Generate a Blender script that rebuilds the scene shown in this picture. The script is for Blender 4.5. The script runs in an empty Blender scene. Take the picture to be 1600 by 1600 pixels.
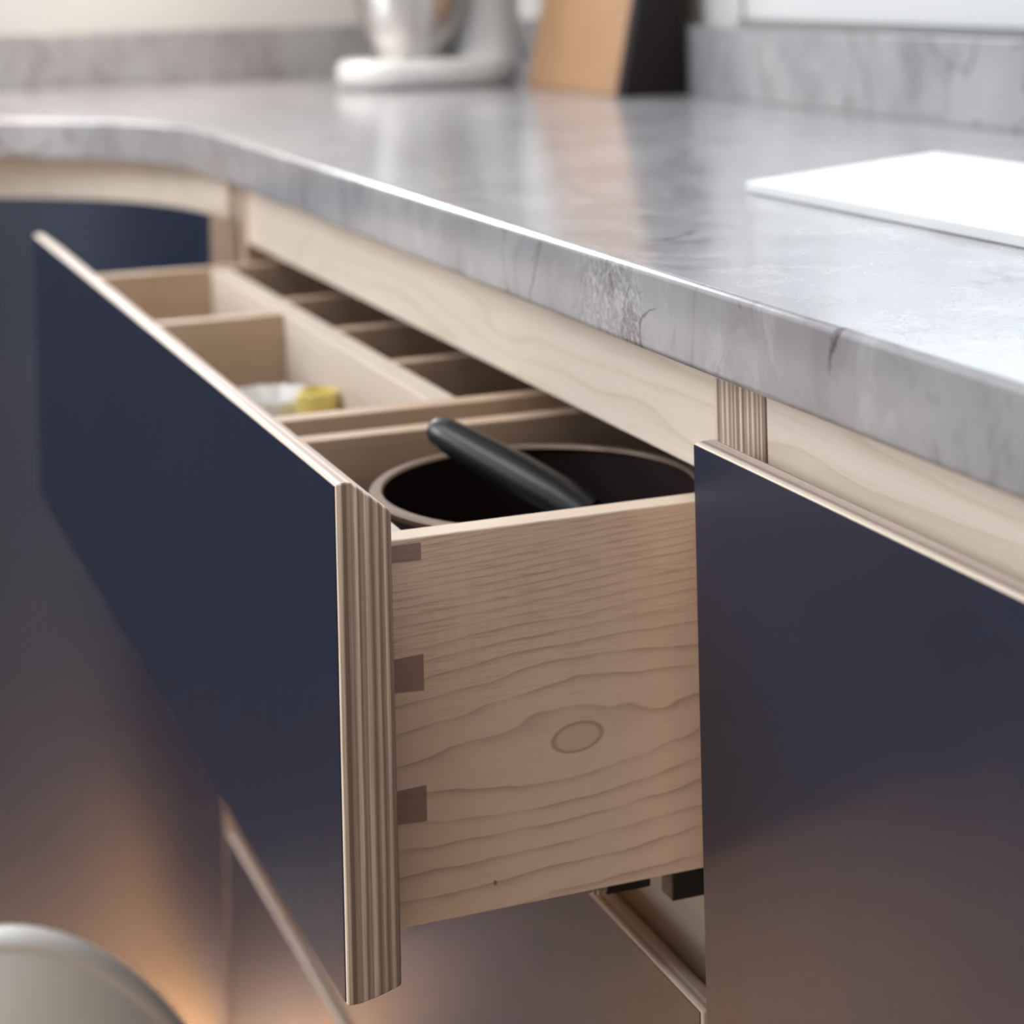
import bpy, bmesh, math, random
from mathutils import Vector, Matrix
random.seed(4)
S = bpy.context.scene
COL = S.collection
PI = math.pi
# All builder coordinates are metres measured from the near top corner of the open drawer front:
# x runs along the cabinets, y into them, z up.  Z0 is the height of that corner above the floor.
Z0 = 0.90
K = 0.92            # metres per builder unit (22 mm plywood, worktop at 0.90 m)

# ------------------------------------------------------------------ camera
cam_d = bpy.data.cameras.new('camera')
cam = bpy.data.objects.new('camera', cam_d)
COL.objects.link(cam)
S.camera = cam
dX = Vector((0.35913907, -0.00827755, -0.93324735))
dY = Vector((0.93299956, -0.02150408, 0.35923445))
dZ = Vector((-0.0230422, -0.99973449, 0.0))
right = Vector((dX[0], dY[0], dZ[0])); down = Vector((dX[1], dY[1], dZ[1])); fwd = Vector((dX[2], dY[2], dZ[2]))
M = Matrix((right, -down, -fwd)).transposed().to_4x4()
M.translation = Vector((0.79690, -0.22400, 0.20921 + Z0)) * K
cam.matrix_world = M
cam_d.sensor_width = 36.0
cam_d.lens = 3157.26 / 1600 * 36.0
cam_d.shift_y = -(800 + 51.0) / 1600
cam_d.clip_start = 0.02
cam_d.dof.use_dof = True
cam_d.dof.focus_distance = 0.835 * K
cam_d.dof.aperture_fstop = 7.0 / K

# ------------------------------------------------------------------ view, world
S.view_settings.view_transform = 'Standard'
S.view_settings.look = 'None'
S.view_settings.exposure = 0.15
S.view_settings.gamma = 1.0
S.view_settings.use_curve_mapping = False
S.cycles.use_denoising = True
S.cycles.max_bounces = 10
S.cycles.diffuse_bounces = 5
S.cycles.glossy_bounces = 5
S.cycles.sample_clamp_indirect = 6.0
S.cycles.caustics_reflective = False
S.cycles.caustics_refractive = False
W = bpy.data.worlds.new('world')
S.world = W
W.use_nodes = True
W.node_tree.nodes['Background'].inputs[0].default_value = (0.82, 0.91, 1.0, 1)
W.node_tree.nodes['Background'].inputs[1].default_value = 1.05


def area_light(name, loc, target, sx, sy, power, color):
    d = bpy.data.lights.new(name, 'AREA')
    d.shape = 'RECTANGLE'; d.size = sx * K; d.size_y = sy * K
    d.energy = power * K * K; d.color = color
    o = bpy.data.objects.new(name, d)
    COL.objects.link(o)
    p = Vector((loc[0], loc[1], loc[2] + Z0)); t = Vector((target[0], target[1], target[2] + Z0))
    o.location = p * K
    o.rotation_euler = (t - p).to_track_quat('-Z', 'Y').to_euler()
    return o


# daylight through the windows on the far side of the room, then added fill lamps
area_light('front_window_light', (-1.15, -2.1, 1.25), (-0.35, 0.15, 0.0), 1.7, 1.1, 58, (0.92, 0.96, 1.0))
area_light('overhead_fill_light', (-0.2, -0.75, 1.86), (-0.2, -0.5, 0), 1.6, 1.0, 24, (0.93, 0.96, 1.0))  # added overhead fill that lifts the upward-facing surfaces
area_light('warm_wall_fill', (-1.62, 0.2, 0.5), (-1.72, 0.2, 0.1), 0.05, 0.9, 3.2, (1.0, 0.80, 0.60))  # added warm fill tinting the left wall and upstand; no cabinet above
# added unseen warm strips under the curved cabinet, for the glow off the floor
for deg in (112, 132, 152, 172):
    a = math.radians(deg)
    px, py = -0.92 + 0.345 * math.cos(a), -0.17 + 0.345 * math.sin(a)
    area_light('floor_glow_light', (px, py, -0.804), (px + 0.01, py - 0.01, -0.9), 0.08, 0.02, 10.0, (1.0, 0.70, 0.40))
for yy in (-0.48,):
    area_light('floor_glow_light', (-1.268, yy, -0.804), (-1.258, yy, -0.9), 0.02, 0.08, 9.0, (1.0, 0.70, 0.40))  # one more added strip, for the glow on the open front

# added narrow warm spot, an unseen source for the bright floor patch
sp = bpy.data.lights.new('floor_patch_spot', 'SPOT')
sp.energy = 5000 * K * K; sp.color = (1.0, 0.80, 0.58); sp.spot_size = math.radians(8.5); sp.spot_blend = 0.7; sp.shadow_soft_size = 0.03
spo = bpy.data.objects.new('floor_patch_spot', sp)
COL.objects.link(spo)
spo.location = (-1.07 * K, -0.06 * K, (1.84 + Z0) * K)
# added light before the closed left wall, for the worktop edge highlight
area_light('edge_highlight_light', (-1.71, 0.02, 0.70), (0.0, 0.0, 0.55), 0.62, 0.42, 10, (0.92, 0.96, 1.0))
# daylight coming in through the window above the worktop
area_light('window_light', (-0.1, 0.95, 0.75), (-0.1, 0.0, 0.1), 1.7, 1.0, 19, (0.88, 0.94, 1.0))

# ------------------------------------------------------------------ geometry helpers


def geo_box(x0, x1, y0, y1, z0, z1):
    v = [(x, y, z) for x in (x0, x1) for y in (y0, y1) for z in (z0, z1)]
    f = [(0, 1, 3, 2), (4, 6, 7, 5), (0, 4, 5, 1), (2, 3, 7, 6), (0, 2, 6, 4), (1, 5, 7, 3)]
    return v, f


def geo_join(*gs):
    V, F = [], []
    for v, f in gs:
        n = len(V)
        V += list(v); F += [tuple(i + n for i in q) for q in f]
    return V, F


def geo_prism(pts, a0, a1, axis='x'):
    """profile extruded along an axis; pts are (y,z) for x, (x,z) for y, (x,y) for z"""
    n = len(pts)

    def mk3(a, p):
        return {'x': (a, p[0], p[1]), 'y': (p[0], a, p[1]), 'z': (p[0], p[1], a)}[axis]
    V = [mk3(a0, p) for p in pts] + [mk3(a1, p) for p in pts]
    F = [tuple(range(n)), tuple(range(2 * n - 1, n - 1, -1))]
    for i in range(n):
        j = (i + 1) % n
        F.append((i, i + n, j + n, j))
    return V, F


def geo_lathe(prof, c, n=48, closed=False):
    """prof: (r,z) list; c: centre (x,y)"""
    V, F = [], []
    for r, z in prof:
        for k in range(n):
            a = 2 * PI * k / n
            V.append((c[0] + r * math.cos(a), c[1] + r * math.sin(a), z))
    m = len(prof)
    for i in range(m - 1 if not closed else m):
        i2 = (i + 1) % m
        for k in range(n):
            k2 = (k + 1) % n
            F.append((i * n + k, i * n + k2, i2 * n + k2, i2 * n + k))
    if not closed:
        F.append(tuple(range(n - 1, -1, -1)))
        F.append(tuple(range((m - 1) * n, m * n)))
    return V, F


def geo_tube(path, rad, n=12, flat=1.0):
    """path: points, rad: radius per point (or one); flat squeezes the section vertically"""
    if not isinstance(rad, (list, tuple)):
        rad = [rad] * len(path)
    path = [Vector(p) for p in path]
    V, F = [], []
    for i, p in enumerate(path):
        d = (path[min(i + 1, len(path) - 1)] - path[max(i - 1, 0)]).normalized()
        up = Vector((0, 0, 1)) if abs(d.z) < 0.9 else Vector((0, 1, 0))
        s = d.cross(up).normalized(); u = s.cross(d).normalized()
        for k in range(n):
            a = 2 * PI * k / n
            V.append(tuple(p + s * math.cos(a) * rad[i] + u * math.sin(a) * rad[i] * flat))
    for i in range(len(path) - 1):
        for k in range(n):
            k2 = (k + 1) % n
            F.append((i * n + k, i * n + k2, (i + 1) * n + k2, (i + 1) * n + k))
    F.append(tuple(range(n - 1, -1, -1))); F.append(tuple(range((len(path) - 1) * n, len(path) * n)))
    return V, F


def geo_arc_sweep(prof, c, a0, a1, n=40):
    """profile (offset from radius, z) swept about centre c;  prof radius absolute"""
    V, F = [], []
    m = len(prof)
    for i in range(n + 1):
        a = a0 + (a1 - a0) * i / n
        for r, z in prof:
            V.append((c[0] + r * math.cos(a), c[1] + r * math.sin(a), z))
    for i in range(n):
        for k in range(m):
            k2 = (k + 1) % m
            F.append((i * m + k, (i + 1) * m + k, (i + 1) * m + k2, i * m + k2))
    F.append(tuple(range(m))); F.append(tuple(range((n + 1) * m - 1, n * m - 1, -1)))
    return V, F


BASES = {}


def thing(name, label, cat, base, group=None):
    o = bpy.data.objects.new(name, None)
    COL.objects.link(o)
    o.empty_display_size = 0.03
    o.location = (base[0] * K, base[1] * K, (base[2] + Z0) * K)
    o['label'] = label; o['category'] = cat
    if group:
        o['group'] = group
    BASES[o.name] = base
    return o


def mk(name, geo, mat, parent=None, base=None, bevel=0.0, seg=2, smooth=False, label=None, cat=None, kind=None, angle=35):
    v, f = geo
    if parent is not None:
        base = BASES[parent.name]
    elif base is None:
        xs = [p[0] for p in v]; ys = [p[1] for p in v]; zs = [p[2] for p in v]
        base = ((min(xs) + max(xs)) / 2, (min(ys) + max(ys)) / 2, min(zs))
    me = bpy.data.meshes.new(name)
    me.from_pydata([((p[0] - base[0]) * K, (p[1] - base[1]) * K, (p[2] - base[2]) * K) for p in v], [], f)
    bm = bmesh.new(); bm.from_mesh(me)
    bmesh.ops.recalc_face_normals(bm, faces=bm.faces)
    bm.to_mesh(me); bm.free()
    me.materials.append(mat)
    o = bpy.data.objects.new(name, me)
    COL.objects.link(o)
    BASES[o.name] = base
    if parent is not None:
        o.parent = parent
    else:
        o.location = (base[0] * K, base[1] * K, (base[2] + Z0) * K)
    if bevel or smooth:
        for p in me.polygons:
            p.use_smooth = True
        if not bevel:
            me.set_sharp_from_angle(angle=math.radians(angle))
    if bevel:
        b = o.modifiers.new('bevel', 'BEVEL')
        b.width = bevel * K; b.segments = seg; b.limit_method = 'ANGLE'; b.angle_limit = math.radians(30)
        b.harden_normals = True
    if label: o['label'] = label
    if cat: o['category'] = cat
    if kind: o['kind'] = kind
    return o


# ------------------------------------------------------------------ material helpers


class NT:
    def __init__(self, name):
        self.m = bpy.data.materials.new(name)
        self.m.use_nodes = True
        self.t = self.m.node_tree
        self.b = self.t.nodes['Principled BSDF']
        self.tc = self.t.nodes.new('ShaderNodeTexCoord')

    def new(self, typ, **kw):
        n = self.t.nodes.new(typ)
        for k, v in kw.items():
            setattr(n, k, v)
        return n

    def put(self, sock, v):
        if isinstance(v, (int, float)):
            sock.default_value = v
        elif isinstance(v, (tuple, list)):
            sock.default_value = tuple(v) if len(v) != 3 or sock.type != 'RGBA' else (*v, 1)
        else:
            self.t.links.new(v, sock)

    def math(self, op, a, b=0.0, c=None, clamp=False):
        n = self.new('ShaderNodeMath', operation=op, use_clamp=clamp)
        self.put(n.inputs[0], a); self.put(n.inputs[1], b)
        if c is not None:
            self.put(n.inputs[2], c)
        return n.outputs[0]

    def add(self, a, b): return self.math('ADD', a, b)
    def sub(self, a, b): return self.math('SUBTRACT', a, b)
    def mul(self, a, b): return self.math('MULTIPLY', a, b)

    def xyz(self, off=(0, 0, 0)):
        s = self.new('ShaderNodeSeparateXYZ')
        self.t.links.new(self.tc.outputs['Object'], s.inputs[0])
        out = []
        for i in range(3):
            out.append(self.math('MULTIPLY_ADD', s.outputs[i], 1.0 / K, off[i]))
        return out

    def vec(self, x, y, z):
        c = self.new('ShaderNodeCombineXYZ')
        self.put(c.inputs[0], x); self.put(c.inputs[1], y); self.put(c.inputs[2], z)
        return c.outputs[0]

    def noise(self, vec, scale, detail=3.0, rough=0.5, dist=0.0):
        n = self.new('ShaderNodeTexNoise')
        self.put(n.inputs['Vector'], vec)
        n.inputs['Scale'].default_value = scale; n.inputs['Detail'].default_value = detail
        n.inputs['Roughness'].default_value = rough; n.inputs['Distortion'].default_value = dist
        return n.outputs[0]

    def smooth(self, v, lo, hi, a=0.0, b=1.0):
        n = self.new('ShaderNodeMapRange', interpolation_type='SMOOTHSTEP')
        self.put(n.inputs[0], v)
        n.inputs[1].default_value = lo; n.inputs[2].default_value = hi
        n.inputs[3].default_value = a; n.inputs[4].default_value = b
        return n.outputs[0]

    def mix(self, f, a, b, mode='MIX'):
        n = self.new('ShaderNodeMix', data_type='RGBA', blend_type=mode)
        self.put(n.inputs[0], f)
        self.put(n.inputs[6], a); self.put(n.inputs[7], b)
        return n.outputs[2]

    def ramp(self, v, stops, interp='LINEAR'):
        n = self.new('ShaderNodeValToRGB')
        self.put(n.inputs[0], v)
        cr = n.color_ramp
        cr.interpolation = interp
        while len(cr.elements) < len(stops):
            cr.elements.new(0.5)
        for e, (p, c) in zip(cr.elements, stops):
            e.position = p; e.color = (*c, 1)
        return n.outputs[0]

    def bump(self, h, strength, dist=0.001):
        n = self.new('ShaderNodeBump')
        n.inputs['Strength'].default_value = strength; n.inputs['Distance'].default_value = dist
        self.put(n.inputs['Height'], h)
        self.t.links.new(n.outputs[0], self.b.inputs['Normal'])

    def fin(self, color, rough=0.5, metallic=0.0, spec=0.5, coat=0.0, coat_rough=0.1):
        self.put(self.b.inputs['Base Color'], color)
        self.put(self.b.inputs['Roughness'], rough)
        self.b.inputs['Metallic'].default_value = metallic
        self.b.inputs['Specular IOR Level'].default_value = spec
        self.b.inputs['Coat Weight'].default_value = coat
        self.b.inputs['Coat Roughness'].default_value = coat_rough
        return self.m


def mat_plain(name, color, rough=0.5, metallic=0.0, spec=0.5, var=0.06, scale=30, coat=0.0, coat_rough=0.1):
    n = NT(name)
    f = n.noise(n.tc.outputs['Object'], scale, 3)
    c2 = tuple(min(1, c * (1 + var)) for c in color); c1 = tuple(c * (1 - var) for c in color)
    return n.fin(n.mix(f, c1, c2), rough, metallic, spec, coat, coat_rough)


def mat_wood(name, along='x', lines=55, light=(0.66, 0.50, 0.37), dark=(0.44, 0.30, 0.20), amount=0.5, rough=0.45, seed=0.0, warp=1.0):
    """plain sawn pale timber, grain running along one axis"""
    n = NT(name)
    x, y, z = n.xyz((seed, seed * 0.7, seed * 0.3))
    a, b, c = {'x': (x, z, y), 'y': (y, z, x), 'z': (z, y, x)}[along]
    wv = n.vec(n.mul(a, 3.0), n.mul(b, 14.0), n.mul(c, 14.0))
    w = n.noise(wv, 1.0, 2, 0.5)
    h = n.add(n.mul(n.add(b, n.mul(c, 0.8)), float(lines)), n.mul(w, 3.2 * warp))
    fr = n.math('FRACT', h)
    ln = n.mul(n.math('POWER', fr, 5.0), n.smooth(fr, 0.93, 1.0, 1.0, 0.0))
    fine = n.noise(n.vec(n.mul(a, 30.0), n.mul(b, 900.0), n.mul(c, 900.0)), 1.0, 2)
    big = n.noise(n.vec(n.mul(a, 5.0), n.mul(b, 25.0), n.mul(c, 25.0)), 1.0, 2)
    col = n.mix(n.mul(ln, amount), light, dark)
    col = n.mix(n.smooth(fine, 0.45, 0.8, 0, 0.22), col, dark)
    col = n.mix(n.smooth(big, 0.35, 0.75, 0, 0.25), col, tuple(0.8 * l for l in light))
    n.bump(fine, 0.15, 0.0004)
    return n.fin(col, rough, spec=0.35)


def mat_knot_side(name, off):
    """drawer side: fine straight grain at the top, a knot and its long oval rings lower down"""
    n = NT(name)
    x, y, z = n.xyz(off)
    u = n.sub(y, 0.119); v = n.add(z, 0.134)
    v = n.sub(v, n.mul(u, 0.06))
    wob = n.sub(n.noise(n.vec(0.3, n.mul(y, 16.0), n.mul(z, 45.0)), 1.0, 2, 0.5), 0.5)
    wob2 = n.sub(n.noise(n.vec(0.7, n.mul(y, 60.0), n.mul(z, 160.0)), 1.0, 2, 0.5), 0.5)
    g = n.add(n.math('POWER', n.math('ABSOLUTE', n.mul(n.add(u, 0.006), 1 / 0.055)), 2.0), n.math('POWER', n.mul(v, 1 / 0.030), 2.0))
    knot = n.math('EXPONENT', n.mul(g, -1.0), 0.0)
    g2 = n.add(n.math('POWER', n.mul(u, 1 / 0.0118), 2.0), n.math('POWER', n.mul(v, 1 / 0.0063), 2.0))
    h = n.mul(n.mul(v, 84.0), n.sub(1.0, n.mul(knot, 0.74)))
    top = n.math('MAXIMUM', n.sub(v, 0.035), 0.0)
    h = n.add(h, n.mul(n.mul(top, top), 2300.0))
    h = n.add(h, n.mul(wob, 0.9))
    h = n.add(h, n.mul(wob2, 0.16))
    fr = n.math('FRACT', n.add(h, 10.5))
    ln = n.mul(n.math('POWER', fr, 6.0), n.smooth(fr, 0.95, 1.0, 1.0, 0.0))
    lv = n.noise(n.vec(0.1, n.mul(y, 25.0), n.mul(z, 70.0)), 1.0, 1)
    ln = n.mul(ln, n.smooth(lv, 0.3, 0.62, 0.35, 1.0))
    fine = n.noise(n.vec(0.0, n.mul(y, 45.0), n.mul(z, 1400.0)), 1.0, 3)
    cross = n.noise(n.vec(0.0, n.mul(y, 260.0), n.mul(z, 22.0)), 1.0, 2)
    light = (0.88, 0.69, 0.55); dark = (0.42, 0.28, 0.19)
    col = n.mix(n.mul(ln, 0.85), light, dark)
    topm = n.smooth(v, 0.01, 0.06)
    col = n.mix(n.mul(n.smooth(fine, 0.48, 0.72, 0, 0.45), n.add(n.mul(topm, 0.75), 0.25)), col, dark)
    col = n.mix(n.mul(n.smooth(cross, 0.45, 0.7, 0, 0.30), topm), col, (0.72, 0.57, 0.44))
    ring = n.mul(n.smooth(g2, 0.62, 0.95), n.smooth(g2, 1.0, 1.35, 1.0, 0.0))
    col = n.mix(n.mul(ring, 0.75), col, dark)
    inside = n.smooth(g2, 0.6, 1.0, 0.35, 0.0)
    col = n.mix(inside, col, (0.58, 0.40, 0.29))
    p1 = n.add(n.math('POWER', n.mul(n.sub(y, 0.0785), 1 / 0.0009), 2.0), n.math('POWER', n.mul(n.add(z, 0.1915), 1 / 0.0013), 2.0))
    col = n.mix(n.smooth(p1, 0.4, 1.2, 0.8, 0.0), col, (0.2, 0.11, 0.07))
    n.bump(fine, 0.12, 0.0003)
    return n.fin(col, 0.42, spec=0.35)


def mat_ply(name, axis, off, thick, run='z', reps=1.0, long_grain=False):
    """stacked veneers seen on the edge"""
    n = NT(name)
    c = n.xyz(off)
    d = c[{'x': 0, 'y': 1, 'z': 2}[axis]]
    r = c[{'x': 0, 'y': 1, 'z': 2}[run]]
    wob = n.sub(n.noise(n.vec(n.mul(r, 14.0), n.mul(d, 300.0), 0.0), 1.0, 2), 0.5)
    t = n.mul(n.add(d, n.mul(wob, 0.0011)), 1.0 / thick)
    t = n.math('FRACT', n.mul(t, reps)) if reps != 1.0 else t
    L = (0.82, 0.68, 0.54); MM = (0.44, 0.325, 0.255); D = (0.21, 0.15, 0.115); H = (0.60, 0.47, 0.36)
    if long_grain:      # cut along the sheet: the veneers show as wide pale bands
        L = (0.70, 0.61, 0.54); MM = (0.60, 0.49, 0.41); D = (0.36, 0.27, 0.22); H = (0.68, 0.58, 0.50)
    st = [(0.0, L), (0.10, L), (0.13, D), (0.19, D), (0.225, MM), (0.30, MM), (0.33, L), (0.37, L), (0.40, D), (0.44, MM), (0.49, MM),
          (0.52, L), (0.555, L), (0.59, MM), (0.63, D), (0.68, MM), (0.71, H), (0.735, H), (0.765, D), (0.83, MM), (0.86, L), (0.89, H), (0.92, D), (1.0, MM)]
    col = n.ramp(t, st)
    fib = n.noise(n.vec(n.mul(r, 40.0), n.mul(d, 3200.0), 0.3), 1.0, 2)
    col = n.mix(n.smooth(fib, 0.45, 0.75, 0, 0.3), col, D)
    streak = n.noise(n.vec(n.mul(r, 5.0), n.mul(d, 1500.0), 0.9), 1.0, 3, 0.6)
    col = n.mix(n.smooth(streak, 0.42, 0.70, 0, 0.5), col, D)
    col = n.mix(n.smooth(streak, 0.40, 0.28, 0, 0.45), col, H)
    fleck = n.noise(n.vec(n.mul(r, 110.0), n.mul(d, 900.0), 2.0), 1.0, 1)
    col = n.mix(n.smooth(fleck, 0.72, 0.82, 0, 0.7), col, (0.1, 0.06, 0.04))
    n.bump(fib, 0.2, 0.0003)
    return n.fin(col, 0.5, spec=0.3)


def mat_stone(name, off=(0, 0, 0), veins=False):
    n = NT(name)
    x, y, z = n.xyz(off)
    p = n.vec(x, n.mul(y, 1.0), n.mul(z, 0.55))
    w1 = n.noise(p, 9.0, 4, 0.55, 0.6)
    w2 = n.noise(n.vec(n.add(x, 3.1), y, n.mul(z, 0.55)), 26.0, 5, 0.6, 1.2)
    w3 = n.noise(n.vec(n.add(x, 7.7), y, n.mul(z, 0.6)), 95.0, 5, 0.62, 1.8)
    col = n.ramp(w1, [(0.30, (0.228, 0.213, 0.223)), (0.5, (0.274, 0.266, 0.276)), (0.70, (0.327, 0.323, 0.329))])
    col = n.mix(n.smooth(w2, 0.52, 0.68, 0, 0.45), col, (0.38, 0.372, 0.372))
    col = n.mix(n.smooth(w2, 0.47, 0.33, 0, 0.5), col, (0.179, 0.163, 0.176))
    patch = n.noise(n.vec(n.add(x, 0.37), y, n.mul(z, 0.3)), 13.0, 2)
    col = n.mix(n.mul(n.smooth(w3, 0.56, 0.66, 0, 0.8), n.smooth(patch, 0.5, 0.62, 0.05, 0.85)), col, (0.17, 0.145, 0.155))
    col = n.mix(n.mul(n.smooth(w3, 0.43, 0.36, 0, 0.7), n.smooth(patch, 0.45, 0.62, 0.03, 0.14)), col, (0.441, 0.433, 0.434))
    # dark hairline cracks: borders of large warped cells, only here and there
    wx = n.sub(n.noise(n.vec(n.mul(x, 1.0), y, z), 28.0, 4, 0.6), 0.5)
    vo = n.new('ShaderNodeTexVoronoi', feature='DISTANCE_TO_EDGE')
    n.put(vo.inputs['Vector'], n.vec(n.add(x, n.mul(wx, 0.05)), n.add(y, n.mul(wx, 0.07)), n.mul(n.add(z, n.mul(wx, 0.03)), 0.7)))
    vo.inputs['Scale'].default_value = 11.0
    crack = n.smooth(vo.outputs['Distance'], 0.004, 0.016, 1.0, 0.0)
    msk = n.noise(n.vec(n.add(x, 1.9), y, z), 17.0, 2)
    col = n.mix(n.mul(crack, n.smooth(msk, 0.5, 0.6, 0.0, 0.9)), col, (0.09, 0.065, 0.07))
    if veins:
        # a few dark natural fissures and a crystalline patch in the front edge of the slab
        wv = n.sub(n.noise(n.vec(x, y, z), 160.0, 4, 0.6), 0.5)
        wt = n.noise(n.vec(x, y, n.add(z, 3.0)), 120.0, 2)
        front = n.smooth(y, 0.155, 0.175, 1.0, 0.0)
        k2 = n.math('MAXIMUM', n.sub(z, 0.0106), 0.0)
        curves = ((n.add(n.mul(z, 0.56), -0.1628), 0.0, 0.036, 0.0007), (n.add(n.mul(n.mul(k2, k2), 150.0), -0.0262), 0.0, 0.0225, 0.0009),
                  (n.add(n.mul(z, 0.9), -0.176), 0.022, 0.036, 0.0005), (n.add(n.mul(z, -0.3), -0.0487), 0.021, 0.033, 0.0007), (n.add(n.mul(z, 0.8), -0.058), 0.022, 0.030, 0.0005))
        for cx_, za, zb, wd in curves:
            dist = n.math('ABSOLUTE', n.sub(n.add(x, n.mul(wv, 0.006)), cx_))
            wdt = n.mul(wt, wd * 2.6)
            lv = n.smooth(n.math('DIVIDE', dist, wdt), 0.45, 1.3, 1.0, 0.0)
            lv = n.mul(lv, n.mul(n.smooth(z, za - 0.002, za + 0.002), n.smooth(z, zb - 0.003, zb, 1.0, 0.0)))
            col = n.mix(n.mul(n.mul(lv, front), 0.85), col, (0.075, 0.055, 0.06))
        e = n.add(n.math('POWER', n.mul(n.add(x, 0.060), 1 / 0.040), 2.0), n.math('POWER', n.mul(n.sub(z, 0.016), 1 / 0.03), 2.0))
        pm = n.mul(n.smooth(e, 0.3, 1.4, 1.0, 0.0), front)
        w4 = n.noise(n.vec(n.add(x, n.mul(z, 0.25)), y, n.mul(z, 0.6)), 330.0, 4, 0.6, 1.5)
        col = n.mix(n.mul(pm, n.smooth(w4, 0.50, 0.60, 0, 0.7)), col, (0.15, 0.125, 0.135))
        col = n.mix(n.mul(pm, n.smooth(w4, 0.46, 0.38, 0, 0.55)), col, (0.52, 0.51, 0.50))
        e2 = n.add(n.math('POWER', n.mul(n.add(x, 0.036), 1 / 0.012), 2.0), n.math('POWER', n.mul(n.sub(z, 0.008), 1 / 0.014), 2.0))
        col = n.mix(n.mul(n.mul(n.smooth(e2, 0.2, 1.3, 1.0, 0.0), front), n.smooth(w4, 0.44, 0.56, 0.2, 0.85)), col, (0.12, 0.095, 0.11))
    return n.fin(col, n.smooth(w2, 0.3, 0.7, 0.19, 0.25), spec=0.7, coat=0.35, coat_rough=0.10)


NAVY = None


def mat_navy():
    n = NT('navy_laminate')
    x, y, z = n.xyz()
    f = n.noise(n.vec(n.mul(x, 3.0), n.mul(y, 3.0), n.mul(z, 1.2)), 2.0, 2)
    g = n.noise(n.vec(n.mul(x, 60.0), n.mul(y, 60.0), n.mul(z, 6.0)), 1.0, 2)
    col = n.mix(f, (0.009, 0.013, 0.030), (0.011, 0.016, 0.036))
    return n.fin(col, n.smooth(g, 0.3, 0.7, 0.335, 0.345), spec=0.5)


NAVY = mat_navy()
MAPLE_X = mat_wood('pale_timber_along_x', 'x', 40, (0.64, 0.55, 0.465), (0.46, 0.35, 0.26), 0.3, seed=0.2)
MAPLE_SHADE_Y = mat_wood('shaded_timber_along_y', 'y', 60, (0.57, 0.42, 0.30), (0.40, 0.27, 0.18), 0.4, seed=1.3)  # darker, warmer copy: shade on the cross dividers put into the colour
MAPLE_Z = mat_wood('pale_timber_upright', 'z', 60, (0.66, 0.50, 0.37), (0.44, 0.30, 0.20), 0.4, seed=2.3)
RAILW = mat_wood('rail_timber', 'x', 30, (0.74, 0.64, 0.535), (0.50, 0.37, 0.25), 0.5, seed=3.1, warp=2.2)
PIN = mat_wood('end_grain', 'y', 260, (0.38, 0.265, 0.22), (0.27, 0.175, 0.14), 0.6, seed=0.9)
BLACKP = mat_plain('black_plastic', (0.012, 0.012, 0.013), 0.35, scale=80)
BLACKI = mat_plain('black_enamel', (0.026, 0.016, 0.016), 0.28, scale=60)
RIMM = mat_plain('brown_pan_rim', (0.27, 0.185, 0.14), 0.4, metallic=0.3, scale=60)  # brown rim, lighter than the pan body
STEEL = mat_plain('brushed_steel', (0.62, 0.60, 0.58), 0.28, metallic=1.0, scale=40)
WHITEP = mat_plain('white_paint', (0.51, 0.51, 0.51), 0.5, scale=5, var=0.02)
WHITEG = mat_plain('white_gloss', (0.83, 0.82, 0.81), 0.22, scale=10, var=0.02)

# ------------------------------------------------------------------ the room
XL, YB = -1.74, 0.71
mk('floor', geo_box(-1.9, 2.6, -3.0, 0.9, -Z0 - 0.06, -Z0), mat_wood('oak_floor', 'x', 9, (0.50, 0.35, 0.22), (0.34, 0.22, 0.13), 0.5, 0.4), base=(0, 0, -Z0), kind='structure')
PLASTER = mat_plain('warm_white_plaster', (0.50, 0.49, 0.475), 0.8, scale=6, var=0.02)
mk('wall_left', geo_box(XL - 0.1, XL, -3.0, YB + 0.1, -Z0, 1.9), PLASTER, kind='structure')
WX0, WX1, WZ0, WZ1 = -1.0, 0.75, 0.152, 1.15
mk('wall_back', geo_join(geo_box(XL, WX0, YB, YB + 0.1, -Z0, 1.9), geo_box(WX1, 2.6, YB, YB + 0.1, -Z0, 1.9),
                         geo_box(WX0, WX1, YB, YB + 0.1, -Z0, WZ0), geo_box(WX0, WX1, YB, YB + 0.1, WZ1, 1.6)), PLASTER, kind='structure')
mk('wall_right', geo_box(2.5, 2.6, -3.0, YB, -Z0, 1.9), mat_plain('taupe_plaster', (0.66, 0.57, 0.51), 0.8, scale=6, var=0.03), kind='structure')
mk('ceiling', geo_box(XL - 0.1, 2.6, -3.0, YB + 0.1, 1.9, 1.96), PLASTER, kind='structure')

win = bpy.data.objects.new('window_1', None)
COL.objects.link(win)
win.location = (K * (WX0 + WX1) / 2, K * YB, K * (WZ0 + Z0))
win['kind'] = 'structure'; win['label'] = 'white framed window above the stone upstand at right'
BASES[win.name] = ((WX0 + WX1) / 2, YB, WZ0)
fw = 0.045
mk('window_frame', geo_join(geo_box(WX0, WX0 + fw, YB + 0.005, YB + 0.06, WZ0, WZ1), geo_box(WX1 - fw, WX1, YB + 0.005, YB + 0.06, WZ0, WZ1),
                            geo_box(WX0 + fw, WX1 - fw, YB + 0.005, YB + 0.06, WZ0, WZ0 + fw), geo_box(WX0 + fw, WX1 - fw, YB + 0.005, YB + 0.06, WZ1 - fw, WZ1),
                            geo_box(-0.11, -0.07, YB + 0.005, YB + 0.06, WZ0 + fw, WZ1 - fw)), WHITEP, win)
mk('seal', geo_box(WX0, WX1, YB - 0.004, YB + 0.005, WZ0 - 0.006, WZ0 + 0.001), mat_plain('grey_seal', (0.18, 0.18, 0.18), 0.6), win)
gl = NT('window_glass')
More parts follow.
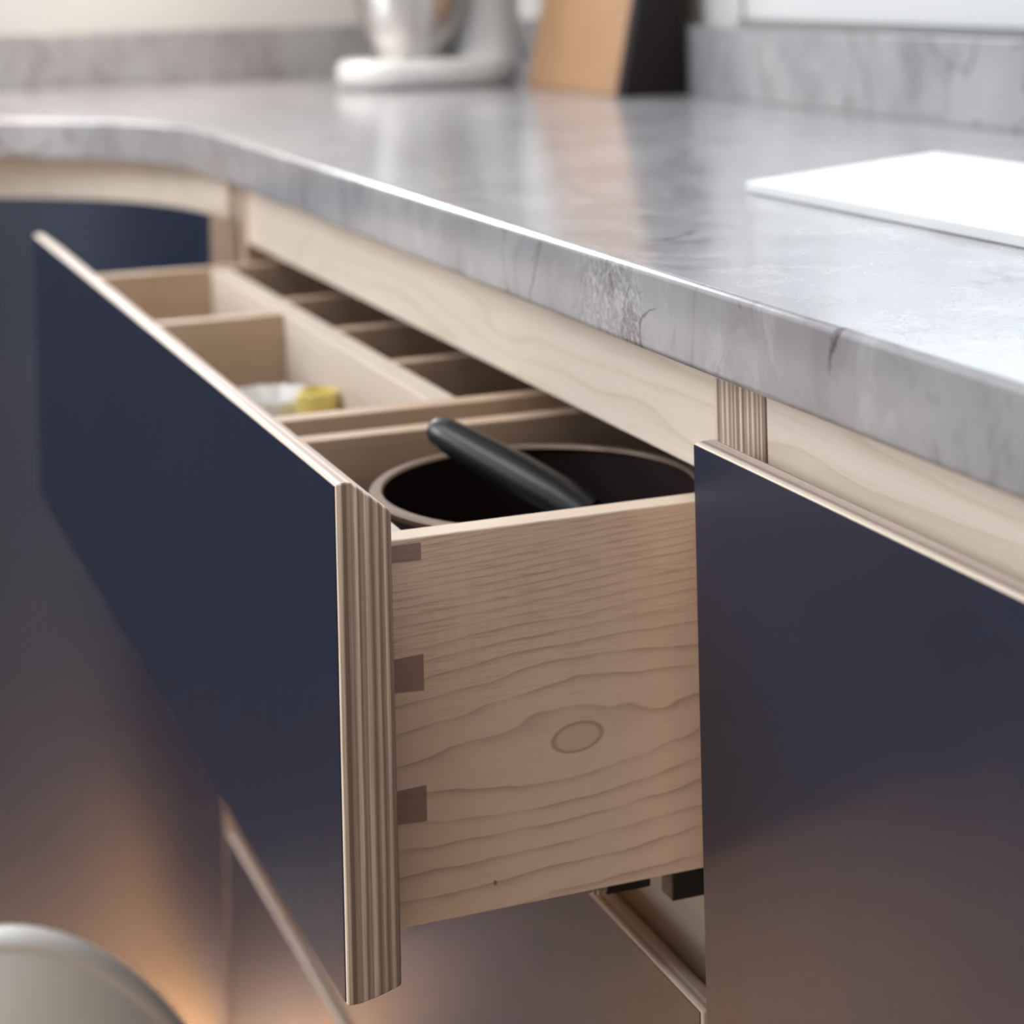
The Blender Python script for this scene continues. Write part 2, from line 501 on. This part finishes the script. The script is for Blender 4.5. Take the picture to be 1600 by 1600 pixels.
tr = gl.new('ShaderNodeBsdfTransparent'); gs = gl.new('ShaderNodeBsdfGlossy'); mx = gl.new('ShaderNodeMixShader')
gs.inputs['Roughness'].default_value = 0.02; mx.inputs[0].default_value = 0.06
gl.t.links.new(tr.outputs[0], mx.inputs[1]); gl.t.links.new(gs.outputs[0], mx.inputs[2])
gl.t.links.new(mx.outputs[0], gl.t.nodes['Material Output'].inputs[0])
mk('glass_pane', geo_box(WX0 + fw, -0.11, YB + 0.03, YB + 0.034, WZ0 + fw, WZ1 - fw), gl.m, win)
mk('glass_pane', geo_box(-0.07, WX1 - fw, YB + 0.03, YB + 0.034, WZ0 + fw, WZ1 - fw), gl.m, win)

# ------------------------------------------------------------------ worktop
ZC0, ZC1 = 0.037, 0.0745
YF = 0.150
CX, CY, R = -0.92, -0.17, 0.32
out = [(1.25, YF)]
for i in range(25):
    a = PI / 2 + (PI / 2) * i / 24
    out.append((CX + R * math.cos(a), CY + R * math.sin(a)))
out += [(CX - R, -1.3), (XL, -1.3), (XL, YB), (1.25, YB)]
STONE = mat_stone('grey_marble', (0.0, 0.28, 0.0), True)
mk('worktop', geo_prism(out, ZC0, ZC1, 'z'), STONE, base=(0, 0.28, ZC0), bevel=0.0035, seg=4,
   label='polished grey marble worktop curving round the corner above the navy cabinets', cat='worktop')
mk('upstand', geo_box(XL + 0.02, 1.25, YB - 0.02, YB, ZC1, 0.145), mat_stone('grey_marble_upstand', (0.5, 0.9, 0.3)), bevel=0.0015,
   label='grey marble upstand at the back of the worktop under the window', cat='backsplash')
mk('upstand', geo_box(XL, XL + 0.02, -1.3, YB - 0.0, ZC1, 0.140), mat_stone('grey_marble_upstand', (1.5, 0.2, 0.7)), bevel=0.0015,
   label='grey marble upstand along the left wall behind the mixer', cat='backsplash')

# ------------------------------------------------------------------ fronts


def front_profile(y0, z0, z1, t=0.024, lip=0.006, drop=0.0133, belly=0.0042, skin=0.0005):
    """plywood front, (y,z): flat lip on top, then bevelled down to the back; softly rounded below"""
    y1 = y0 + t
    pts = [(y0 + skin, z1), (y0 + lip, z1 + 0.0004), (y1 - 0.0006, z1 - drop), (y1, z1 - drop - 0.001)]
    pts += [(y1, z0 + belly), (y0 + t * 0.6, z0 + belly * 0.35), (y0 + t * 0.25, z0), (y0 + skin, z0 + 0.0002)]
    return pts


def make_front(parent, name, x0, x1, y0, z0, z1, matname, lip=0.0065):
    b = BASES[parent.name]
    ply = mat_ply(matname, 'y', (b[0], b[1] - y0, b[2]), 0.024)
    fr = mk(name, geo_prism(front_profile(y0, z0, z1, lip=lip), x0, x1, 'x'), ply, parent, bevel=0.0016, seg=3)
    fr.data.materials.append(mat_ply(matname + '_top', 'y', (b[0], b[1] - y0, b[2]), 0.024, run='x', long_grain=True))
    for p in fr.data.polygons:
        if p.normal.z > 0.3:
            p.material_index = 1
    la = mk('laminate_face', geo_box(x0 + 0.0003, x1 - 0.0016, y0, y0 + 0.0006, z0 + 0.0016, z1 - 0.0012), NAVY, parent if parent.name.startswith('drawer') and parent.type == 'MESH' else fr, label='dark navy laminate face')
    return fr


YP = 0.161          # face of the closed fronts
YR = 0.186          # face of the carcase edges and rails
YBK = 0.66
ZB = -0.80         # underside of the carcases
cab = thing('drawer_cabinet', 'navy plywood drawer cabinet whose dovetailed top drawer stands open', 'cabinet', (-0.46, 0.4, -Z0))
cb = BASES[cab.name]
PLYX_A = mat_ply('ply_carcase_edge', 'x', (cb[0] + 0.026, cb[1], cb[2]), 0.024)
PLYX_B = mat_ply('ply_carcase_edge_far', 'x', (cb[0] + 0.949, cb[1], cb[2]), 0.024)
mk('carcase_side', geo_box(-0.026, -0.0021, YR, YBK, ZB, 0.0365), PLYX_A, cab, bevel=0.0004, seg=1, label='carcase side with striped plywood edge')
mk('carcase_side', geo_box(-0.949, -0.925, YR, YBK, ZB, 0.0365), PLYX_B, cab, bevel=0.0004, seg=1)
mk('rail', geo_box(-0.925, -0.026, YR + 0.001, YR + 0.019, -0.0245, 0.0365), RAILW, cab, bevel=0.0006, label='pale timber rail under the worktop')
mk('rail', geo_box(-0.925, -0.026, YR + 0.001, YR + 0.019, -0.275, -0.222), MAPLE_X, cab, bevel=0.0006)
mk('rail', geo_box(-0.925, -0.026, YR + 0.001, YR + 0.019, -0.56, -0.51), MAPLE_X, cab, bevel=0.0006)
mk('back_panel', geo_box(-0.925, -0.026, YBK - 0.01, YBK, ZB, 0.03), MAPLE_X, cab)
mk('base_panel', geo_box(-0.925, -0.026, YR, YBK - 0.01, ZB, ZB + 0.018), MAPLE_X, cab)
mk('plinth', geo_box(-0.949, -0.0021, YR + 0.04, YR + 0.058, -Z0, ZB), NAVY, cab)

# open drawer: one part with its own pieces
ZT, ZU = -0.036, -0.2035
YI = 0.60
dr = mk('drawer', geo_join(geo_box(-0.868, -0.049, 0.0478, YI - 0.013, -0.195, -0.187), geo_box(-0.868, -0.049, YI - 0.013, YI, ZU + 0.006, ZT)), MAPLE_X, cab, bevel=0.0006)
FX0 = -0.888
make_front(dr, 'front_panel', FX0, 0.0, 0.0, -0.2135, 0.0, 'ply_front_open')
KN = mat_knot_side('knotty_drawer_side', cb)
sidep = mk('side_panel', geo_box(-0.049, -0.035, 0.0245, YI, ZU, ZT), KN, dr, bevel=0.0009, label='maple drawer side with a knot and dovetails')
sidep.data.materials.append(mat_wood('edge_timber', 'y', 60, (0.76, 0.62, 0.50), (0.55, 0.41, 0.30), 0.25, seed=5.3))
for p in sidep.data.polygons:
    if p.normal.z > 0.9:
        p.material_index = 1
mk('side_panel', geo_box(-0.882, -0.868, 0.0245, YI, ZU, ZT), MAPLE_SHADE_Y, dr, bevel=0.0009)
mk('box_front', geo_box(-0.868, -0.049, 0.0245, 0.0475, ZU, -0.0395), MAPLE_X, dr, bevel=0.0009)
for z0, z1, n0, n1 in ((-0.0460, -0.0385, 0.0, 0.0), (-0.1025, -0.0867, 0.0011, -0.0011), (-0.1590, -0.1435, 0.001, -0.001)):
    # tails of the front board seen as end grain through the drawer side
    pts = [(0.0245, z0 + n0), (0.0478, z0), (0.0478, z1), (0.0245, z1 + n1)]
    mk('dovetail_pin', geo_prism(pts, -0.0490, -0.03485, 'x'), PIN, dr, label='dark end-grain dovetail pin')
mk('divider', geo_box(-0.868, -0.300, 0.1415, 0.1585, -0.187, -0.0375), MAPLE_X, dr, bevel=0.0008, label='long divider splitting the drawer front to back')
mk('divider', geo_box(-0.300, -0.285, 0.0478, YI - 0.013, -0.187, -0.037), MAPLE_SHADE_Y, dr, bevel=0.0008)
mk('divider', geo_box(-0.263, -0.249, 0.0478, YI - 0.013, -0.187, -0.041), MAPLE_SHADE_Y, dr, bevel=0.0008)
mk('divider', geo_box(-0.642, -0.628, 0.0478, 0.1415, -0.187, -0.0375), MAPLE_SHADE_Y, dr, bevel=0.0008)
for xx in (-0.712, -0.570, -0.440):
    mk('divider', geo_box(xx, xx + 0.012, 0.1585, YI - 0.013, -0.187, -0.040), MAPLE_SHADE_Y, dr, bevel=0.0008)
# runner hardware below the drawer
mk('runner', geo_join(geo_box(-0.052, -0.040, 0.166, 0.58, -0.2185, -0.2040)), BLACKP, dr, bevel=0.0008, label='black metal runner under the drawer')
clip = mk('locking_clip', geo_box(-0.075, -0.050, 0.1375, 0.1600, -0.2145, -0.2040), BLACKP, dr, bevel=0.0008, label='black plastic clip under the drawer')
for k in range(4):
    yy = 0.1285 + 0.0026 * k
    mk('clip_tooth', geo_box(-0.0535, -0.0495, yy, yy + 0.0016, -0.2135 + abs(k - 2) * 0.0012, -0.2085), STEEL, dr, label='small bright metal tooth')
mk('clip_wheel', geo_tube([(-0.062, 0.1325, -0.2078), (-0.0540, 0.1325, -0.2078)], 0.0060, 16), BLACKP, dr)
mk('corner_catch', geo_prism([(0.0245, -0.2085), (0.036, -0.2045), (0.042, -0.2030), (0.0245, -0.2030)], -0.066, -0.043, 'x'), BLACKP, dr, bevel=0.0004)


def closed_drawer(z0, z1, matname):
    d = mk('drawer', geo_join(geo_box(-0.868, -0.049, YR + 0.03, YBK - 0.05, z0 + 0.012, z0 + 0.02), geo_box(-0.882, -0.868, YR, YBK - 0.05, z0 + 0.01, z1 - 0.05),
                              geo_box(-0.049, -0.035, YR, YBK - 0.05, z0 + 0.01, z1 - 0.05), geo_box(-0.868, -0.049, YR, YR + 0.02, z0 + 0.01, z1 - 0.05),
                              geo_box(-0.868, -0.049, YBK - 0.07, YBK - 0.05, z0 + 0.01, z1 - 0.05)), MAPLE_X, cab)
    make_front(d, 'front_panel', -0.946, -0.0022, YP, z0, z1, matname)


closed_drawer(-0.522, -0.2495, 'ply_front_middle')
closed_drawer(-0.797, -0.540, 'ply_front_bottom')

# right-hand cabinet
rc = thing('door_cabinet', 'navy plywood cabinet with a tall closed front right of the open drawer', 'cabinet', (0.3, 0.4, -Z0))
rb = BASES[rc.name]
mk('carcase_side', geo_box(-0.0019, 0.022, YR, YBK, ZB, 0.0365), mat_ply('ply_carcase_edge_right', 'x', (rb[0] + 0.0019, rb[1], rb[2]), 0.024), rc, bevel=0.0004, seg=1, label='carcase side with striped plywood edge')
mk('carcase_side', geo_box(0.63, 0.654, YR, YBK, ZB, 0.0365), MAPLE_Z, rc, bevel=0.0004, seg=1)
mk('rail', geo_box(0.022, 0.63, YR + 0.001, YR + 0.019, -0.0245, 0.0365), RAILW, rc, bevel=0.0006, label='pale timber rail with swirling grain')
mk('back_panel', geo_box(0.022, 0.63, YBK - 0.01, YBK, ZB, 0.03), MAPLE_X, rc)
mk('base_panel', geo_box(0.022, 0.63, YR, YBK - 0.01, ZB, ZB + 0.018), MAPLE_X, rc)
mk('plinth', geo_box(-0.0019, 0.654, YR + 0.04, YR + 0.058, -Z0, ZB), NAVY, rc)
make_front(rc, 'door', 0.003, 0.651, YP, -0.797, 0.001, 'ply_front_right', 0.010)

# curved corner cabinet
cc = thing('corner_cabinet', 'curved navy corner cabinet at far left under the worktop bend', 'cabinet', (-1.2, 0.3, -Z0))
b = BASES[cc.name]
mk('carcase_side', geo_box(-0.9735, -0.9495, YR, YBK, ZB, 0.0365), mat_ply('ply_carcase_edge_corner', 'x', (b[0] + 0.9735, b[1], b[2]), 0.024), cc, bevel=0.0004, seg=1)
RD = YP - CY      # radius of the door face
RR = YR - CY
A0, A1 = PI / 2 + 0.150, PI - 0.004
prof = [(RD + (p[0]), p[1]) for p in front_profile(0.0, ZB + 0.003, 0.0)]
door = mk('door', geo_arc_sweep(prof, (CX, CY), A0 - 0.06, A1, 48), MAPLE_X, cc, smooth=True, label='curved plywood door')
mk('laminate_face', geo_arc_sweep([(RD, ZB + 0.004), (RD + 0.0009, ZB + 0.004), (RD + 0.0009, -0.0007), (RD, -0.0007)], (CX, CY), A0 - 0.059, A1 - 0.001, 48), NAVY, door, smooth=True, label='dark navy laminate face')
mk('rail', geo_arc_sweep([(RR, -0.0245), (RR + 0.018, -0.0245), (RR + 0.018, 0.0365), (RR, 0.0365)], (CX, CY), PI / 2 + 0.152, PI, 40), RAILW, cc, smooth=True, label='curved pale timber rail')
mk('back_panel', geo_box(XL + 0.03, -0.9735, YBK - 0.01, YBK, ZB, 0.03), MAPLE_X, cc)
mk('base_panel', geo_prism([(-0.9735, YBK - 0.01), (-0.9735, YR + 0.03)] + [(CX + (RR + 0.03) * math.cos(a), CY + (RR + 0.03) * math.sin(a)) for a in [PI / 2 + 0.16 + (PI / 2 - 0.16) * i / 12 for i in range(13)]] + [(XL + 0.05, CY), (XL + 0.05, YBK - 0.01)], ZB, ZB + 0.018, 'z'), MAPLE_X, cc)
mk('plinth', geo_arc_sweep([(RR + 0.03, -Z0), (RR + 0.05, -Z0), (RR + 0.05, ZB), (RR + 0.03, ZB)], (CX, CY), PI / 2 + 0.2, PI, 30), NAVY, cc, smooth=True)

lc = thing('door_cabinet', 'straight navy cabinet continuing toward the viewer left of the curved corner', 'cabinet', (-1.5, -0.6, -Z0))
dl = mk('door', geo_box(CX - RD - 0.024, CX - RD - 0.0008, -0.72, CY - 0.003, ZB + 0.003, 0.0), MAPLE_Z, lc, bevel=0.0007)
mk('laminate_face', geo_box(CX - RD - 0.0008, CX - RD, -0.72, CY - 0.003, ZB + 0.004, -0.0006), NAVY, dl, label='dark navy laminate face')
dl2 = mk('door', geo_box(CX - RD - 0.024, CX - RD - 0.0008, -1.29, -0.723, ZB + 0.003, 0.0), MAPLE_Z, lc, bevel=0.0007)
mk('laminate_face', geo_box(CX - RD - 0.0008, CX - RD, -1.29, -0.723, ZB + 0.004, -0.0006), NAVY, dl2, label='dark navy laminate face')
mk('body', geo_box(XL + 0.01, CX - RR, -1.29, CY, ZB, 0.0365), MAPLE_X, lc)
mk('plinth', geo_box(CX - RR - 0.06, CX - RR - 0.04, -1.29, CY, -Z0, ZB), NAVY, lc)

# ------------------------------------------------------------------ things in the drawer
FL = -0.187


def pot(name, label, c, r, zr, base_z, wall=0.0025, lug=False, cat='saucepan'):
    t = thing(name, label, cat, (c[0], c[1], base_z))
    z0 = base_z
    prof = [(r * 0.90, z0), (r * 0.97, z0 + 0.006), (r, z0 + 0.02), (r, zr - 0.002), (r - wall, zr - 0.002), (r - wall, z0 + 0.02), (r * 0.93 - wall, z0 + 0.007), (r * 0.6, z0 + 0.004)]
    mk('pan_body', geo_lathe(prof, c, 64), BLACKI, t, smooth=True)
    mk('pan_rim', geo_lathe([(r + 0.0012, zr - 0.004), (r + 0.0022, zr - 0.0012), (r + 0.0008, zr), (r - wall - 0.001, zr), (r - wall - 0.002, zr - 0.0012), (r - wall, zr - 0.003)], c, 64, closed=True), RIMM, t, smooth=True)
    if lug:
        for s in (-1, 1):
            pts = [(c[0] + 0.022 * math.cos(a), c[1] + s * (r - 0.001 + 0.013 * math.sin(a)), zr - 0.03) for a in [PI * i / 12 for i in range(13)]]
            mk('handle', geo_tube(pts, 0.003, 8), BLACKP, t, smooth=True)
    return t


pot('saucepan', 'large dark cooking pot with a paler brown rim in the open drawer', (-0.147, 0.1475), 0.083, -0.050, FL, lug=True)
mp = pot('milk_pan', 'small black milk pan whose thick handle points up out of the drawer', (-0.113, 0.192), 0.030, -0.064, FL + 0.005)
hp = [Vector((-0.131, 0.168, -0.066)), Vector((-0.145, 0.158, -0.0585)), Vector((-0.165, 0.144, -0.050)), Vector((-0.185, 0.130, -0.0415)), Vector((-0.200, 0.119, -0.0345)), Vector((-0.2055, 0.115, -0.032)), Vector((-0.2085, 0.113, -0.0308)), Vector((-0.2095, 0.1122, -0.0303))]
mk('handle', geo_tube(hp, [0.0118, 0.0130, 0.0128, 0.0114, 0.0100, 0.0086, 0.006, 0.002], 20, 0.85), BLACKP, mp, smooth=True, label='thick black plastic handle')
pot('small_pan', 'little dark pan sitting in the front of the large pot', (-0.128, 0.107), 0.031, -0.070, FL + 0.005)

CERW = mat_plain('white_glaze', (0.82, 0.81, 0.79), 0.3, scale=10, var=0.02)
CERY = mat_plain('yellow_glaze', (0.88, 0.74, 0.24), 0.4, scale=10, var=0.04)


def fluted(c, r0, r1, z0, z1, n=72, lobes=12, amp=0.05):
    V, F = [], []
    rows = [(r0 * 0.9, z0), (r0, z0 + 0.004), (r0 + (r1 - r0) * 0.5, (z0 + z1) / 2), (r1, z1 - 0.002), (r1 * 0.98, z1), (r1 * 0.93, z1 - 0.001), (r0 * 0.85, z0 + 0.01), (0.001, z0 + 0.008)]
    for i, (r, z) in enumerate(rows):
        for k in range(n):
            a = 2 * PI * k / n
            q = r * (1 + (amp * math.cos(lobes * a) if i < 6 else 0))
            V.append((c[0] + q * math.cos(a), c[1] + q * math.sin(a), z))
    for i in range(len(rows) - 1):
        for k in range(n):
            k2 = (k + 1) % n
            F.append((i * n + k, i * n + k2, (i + 1) * n + k2, (i + 1) * n + k))
    F.append(tuple(range(n - 1, -1, -1)))
    return V, F


mk('fluted_cup', fluted((-0.535, 0.106), 0.022, 0.032, FL, -0.0745), CERW, smooth=True, angle=60, label='white fluted cup standing in the front drawer compartment', cat='cup')
mk('tumbler', geo_lathe([(0.011, FL), (0.0125, FL + 0.002), (0.0135, -0.066), (0.0122, -0.065), (0.010, FL + 0.004), (0.002, FL + 0.003)], (-0.488, 0.1265), 40), CERY, smooth=True, label='yellow tumbler behind the white cup in the drawer', cat='cup')

# ------------------------------------------------------------------ things on the worktop
sl = [(-0.258, 0.325), (0.30, 0.327), (0.20, 0.515), (-0.35, 0.514)]  # outline of a bright patch of light, built as a white slab
mk('light_patch_slab', geo_prism(sl, ZC1, ZC1 + 0.0065, 'z'), mat_plain('light_patch_white', (0.60, 0.60, 0.597), 0.6, spec=0.12, scale=8, var=0.01), bevel=0.0012, seg=3,
   label='thin white slab standing in for a bright patch of light on the worktop at right', cat='slab')

mx_ = thing('stand_mixer', 'white stand mixer with a steel bowl in the worktop corner', 'mixer', (-1.43, 0.50, ZC1))
MW = mat_plain('mixer_white_enamel', (0.54, 0.535, 0.53), 0.2, scale=10, var=0.01, coat=0.4)


def stadium(x0, x1, y0, y1, n=14):
    r = (x1 - x0) / 2; c = (x0 + x1) / 2
    p = []
    for i in range(n + 1):
        a = PI * i / n
        p.append((c + r * math.cos(a), y1 - r + r * math.sin(a)))
    for i in range(n + 1):
        a = PI + PI * i / n
        p.append((c + r * math.cos(a), y0 + r + r * math.sin(a)))
    return p


MX = -1.43
mk('base', geo_prism(stadium(MX - 0.064, MX + 0.064, 0.418, 0.635), ZC1, ZC1 + 0.033, 'z'), MW, mx_, bevel=0.012, seg=5)
mk('bowl', geo_lathe([(0.038, ZC1 + 0.033), (0.040, ZC1 + 0.041), (0.046, ZC1 + 0.050), (0.058, ZC1 + 0.072), (0.068, ZC1 + 0.105), (0.073, ZC1 + 0.15), (0.074, ZC1 + 0.175), (0.0765, ZC1 + 0.178), (0.072, ZC1 + 0.178), (0.070, ZC1 + 0.15), (0.055, ZC1 + 0.075), (0.03, ZC1 + 0.050)], (MX, 0.507), 64), STEEL, mx_, smooth=True, label='polished steel mixing bowl')
colp = []
for i in range(9):
    t = i / 8
    colp.append((MX, 0.597 + 0.012 * t * t, ZC1 + 0.025 + 0.20 * t))
mk('column', geo_tube(colp, [0.052, 0.045, 0.041, 0.039, 0.038, 0.038, 0.039, 0.041, 0.044], 32), MW, mx_, smooth=True)
mk('motor_head', geo_tube([(MX, 0.43, ZC1 + 0.245), (MX, 0.435, ZC1 + 0.245), (MX, 0.46, ZC1 + 0.245), (MX, 0.52, ZC1 + 0.248), (MX, 0.60, ZC1 + 0.25), (MX, 0.645, ZC1 + 0.25), (MX, 0.66, ZC1 + 0.248)], [0.015, 0.032, 0.043, 0.052, 0.054, 0.045, 0.02], 32), MW, mx_, smooth=True)
mk('beater', geo_tube([(MX, 0.507, ZC1 + 0.21), (MX, 0.507, ZC1 + 0.10)], [0.012, 0.012], 16), STEEL, mx_, smooth=True)

kb = thing('knife_block', 'wide oak knife block with a black end standing against the upstand', 'knife block', (-1.21, 0.65, ZC1))
OAK = mat_wood('oiled_oak', 'z', 25, (0.32, 0.185, 0.10), (0.23, 0.125, 0.06), 0.4, seed=4.0)
DARK = mat_plain('black_stained_wood', (0.010, 0.006, 0.006), 0.6, spec=0.2, scale=30)
kz = ZC1
bp = [(0.612, kz), (0.682, kz), (0.688, kz + 0.21), (0.655, kz + 0.21)]
mk('block', geo_prism(bp, -1.335, -1.092, 'x'), OAK, kb, bevel=0.002)
mk('side_panel', geo_prism(bp, -1.0918, -1.074, 'x'), DARK, kb, bevel=0.002, label='black side panel')
for k, (kx, ky) in enumerate(((-1.30, 0.671), (-1.25, 0.671), (-1.20, 0.671), (-1.15, 0.671))):
    mk('knife_handle', geo_tube([(kx, ky, kz + 0.208), (kx, ky + 0.004, kz + 0.30)], [0.008, 0.010], 12), BLACKP, kb, smooth=True)

# ------------------------------------------------------------------ chair, bottom left
ch = thing('shell_chair', 'small pale grey moulded chair with a rounded back, bottom left', 'chair', (-0.731, -0.019, -Z0))
SH = mat_plain('pale_grey_moulded_plastic', (0.62, 0.62, 0.60), 0.35, scale=8, var=0.02)
cxs, cys = -0.731, -0.019
zs = -0.68


def shell():
    V, F = [], []
    n, m = 36, 14
    th = 0.013
    for s in (0, 1):
        for i in range(m + 1):
            t = i / m
            for k in range(n + 1):
                q = -PI * 0.29 + 2 * PI * 0.29 * k / n
                a = q - 0.347                     # back turned to the room
                rise = max(0.012, 0.246 - 0.28 * (1 - math.cos(q)))
                r = 0.118 + 0.031 * math.sin(t * PI / 2) - (th if s else 0)
                V.append((cxs + r * math.cos(a), cys + r * math.sin(a), zs + rise * t))
    N = (m + 1) * (n + 1)
    for s in (0, 1):
        for i in range(m):
            for k in range(n):
                q = s * N + i * (n + 1) + k
                F.append((q, q + 1, q + n + 2, q + n + 1))
    for k in range(n):
        q = m * (n + 1) + k
        F.append((q, q + 1, q + 1 + N, q + N)); F.append((k, k + 1, k + 1 + N, k + N))
    for i in range(m):
        for k in (0, n):
            q = i * (n + 1) + k
            F.append((q, q + n + 1, q + n + 1 + N, q + N))
    return V, F


mk('backrest', shell(), SH, ch, smooth=True, angle=70)
rim = []
for i in range(25):
    q = -PI * 0.29 + 2 * PI * 0.29 * i / 24
    rim.append((cxs + 0.1425 * math.cos(q - 0.347), cys + 0.1425 * math.sin(q - 0.347), zs + 0.249 - 0.28 * (1 - math.cos(q)) - 0.004))
mk('rolled_rim', geo_tube(rim, 0.0085, 12), SH, ch, smooth=True, label='rounded rim of the chair back')
mk('seat', geo_lathe([(0.10, zs - 0.012), (0.118, zs - 0.006), (0.124, zs), (0.118, zs + 0.005), (0.09, zs + 0.001), (0.004, zs - 0.003)], (cxs, cys), 48), SH, ch, smooth=True)
for sx in (-1, 1):
    for sy in (-1, 1):
        mk('leg', geo_tube([(cxs + 0.075 * sx, cys + 0.075 * sy, zs - 0.008), (cxs + 0.105 * sx, cys + 0.105 * sy, -Z0)], [0.010, 0.007], 10), MAPLE_Z, ch, smooth=True)
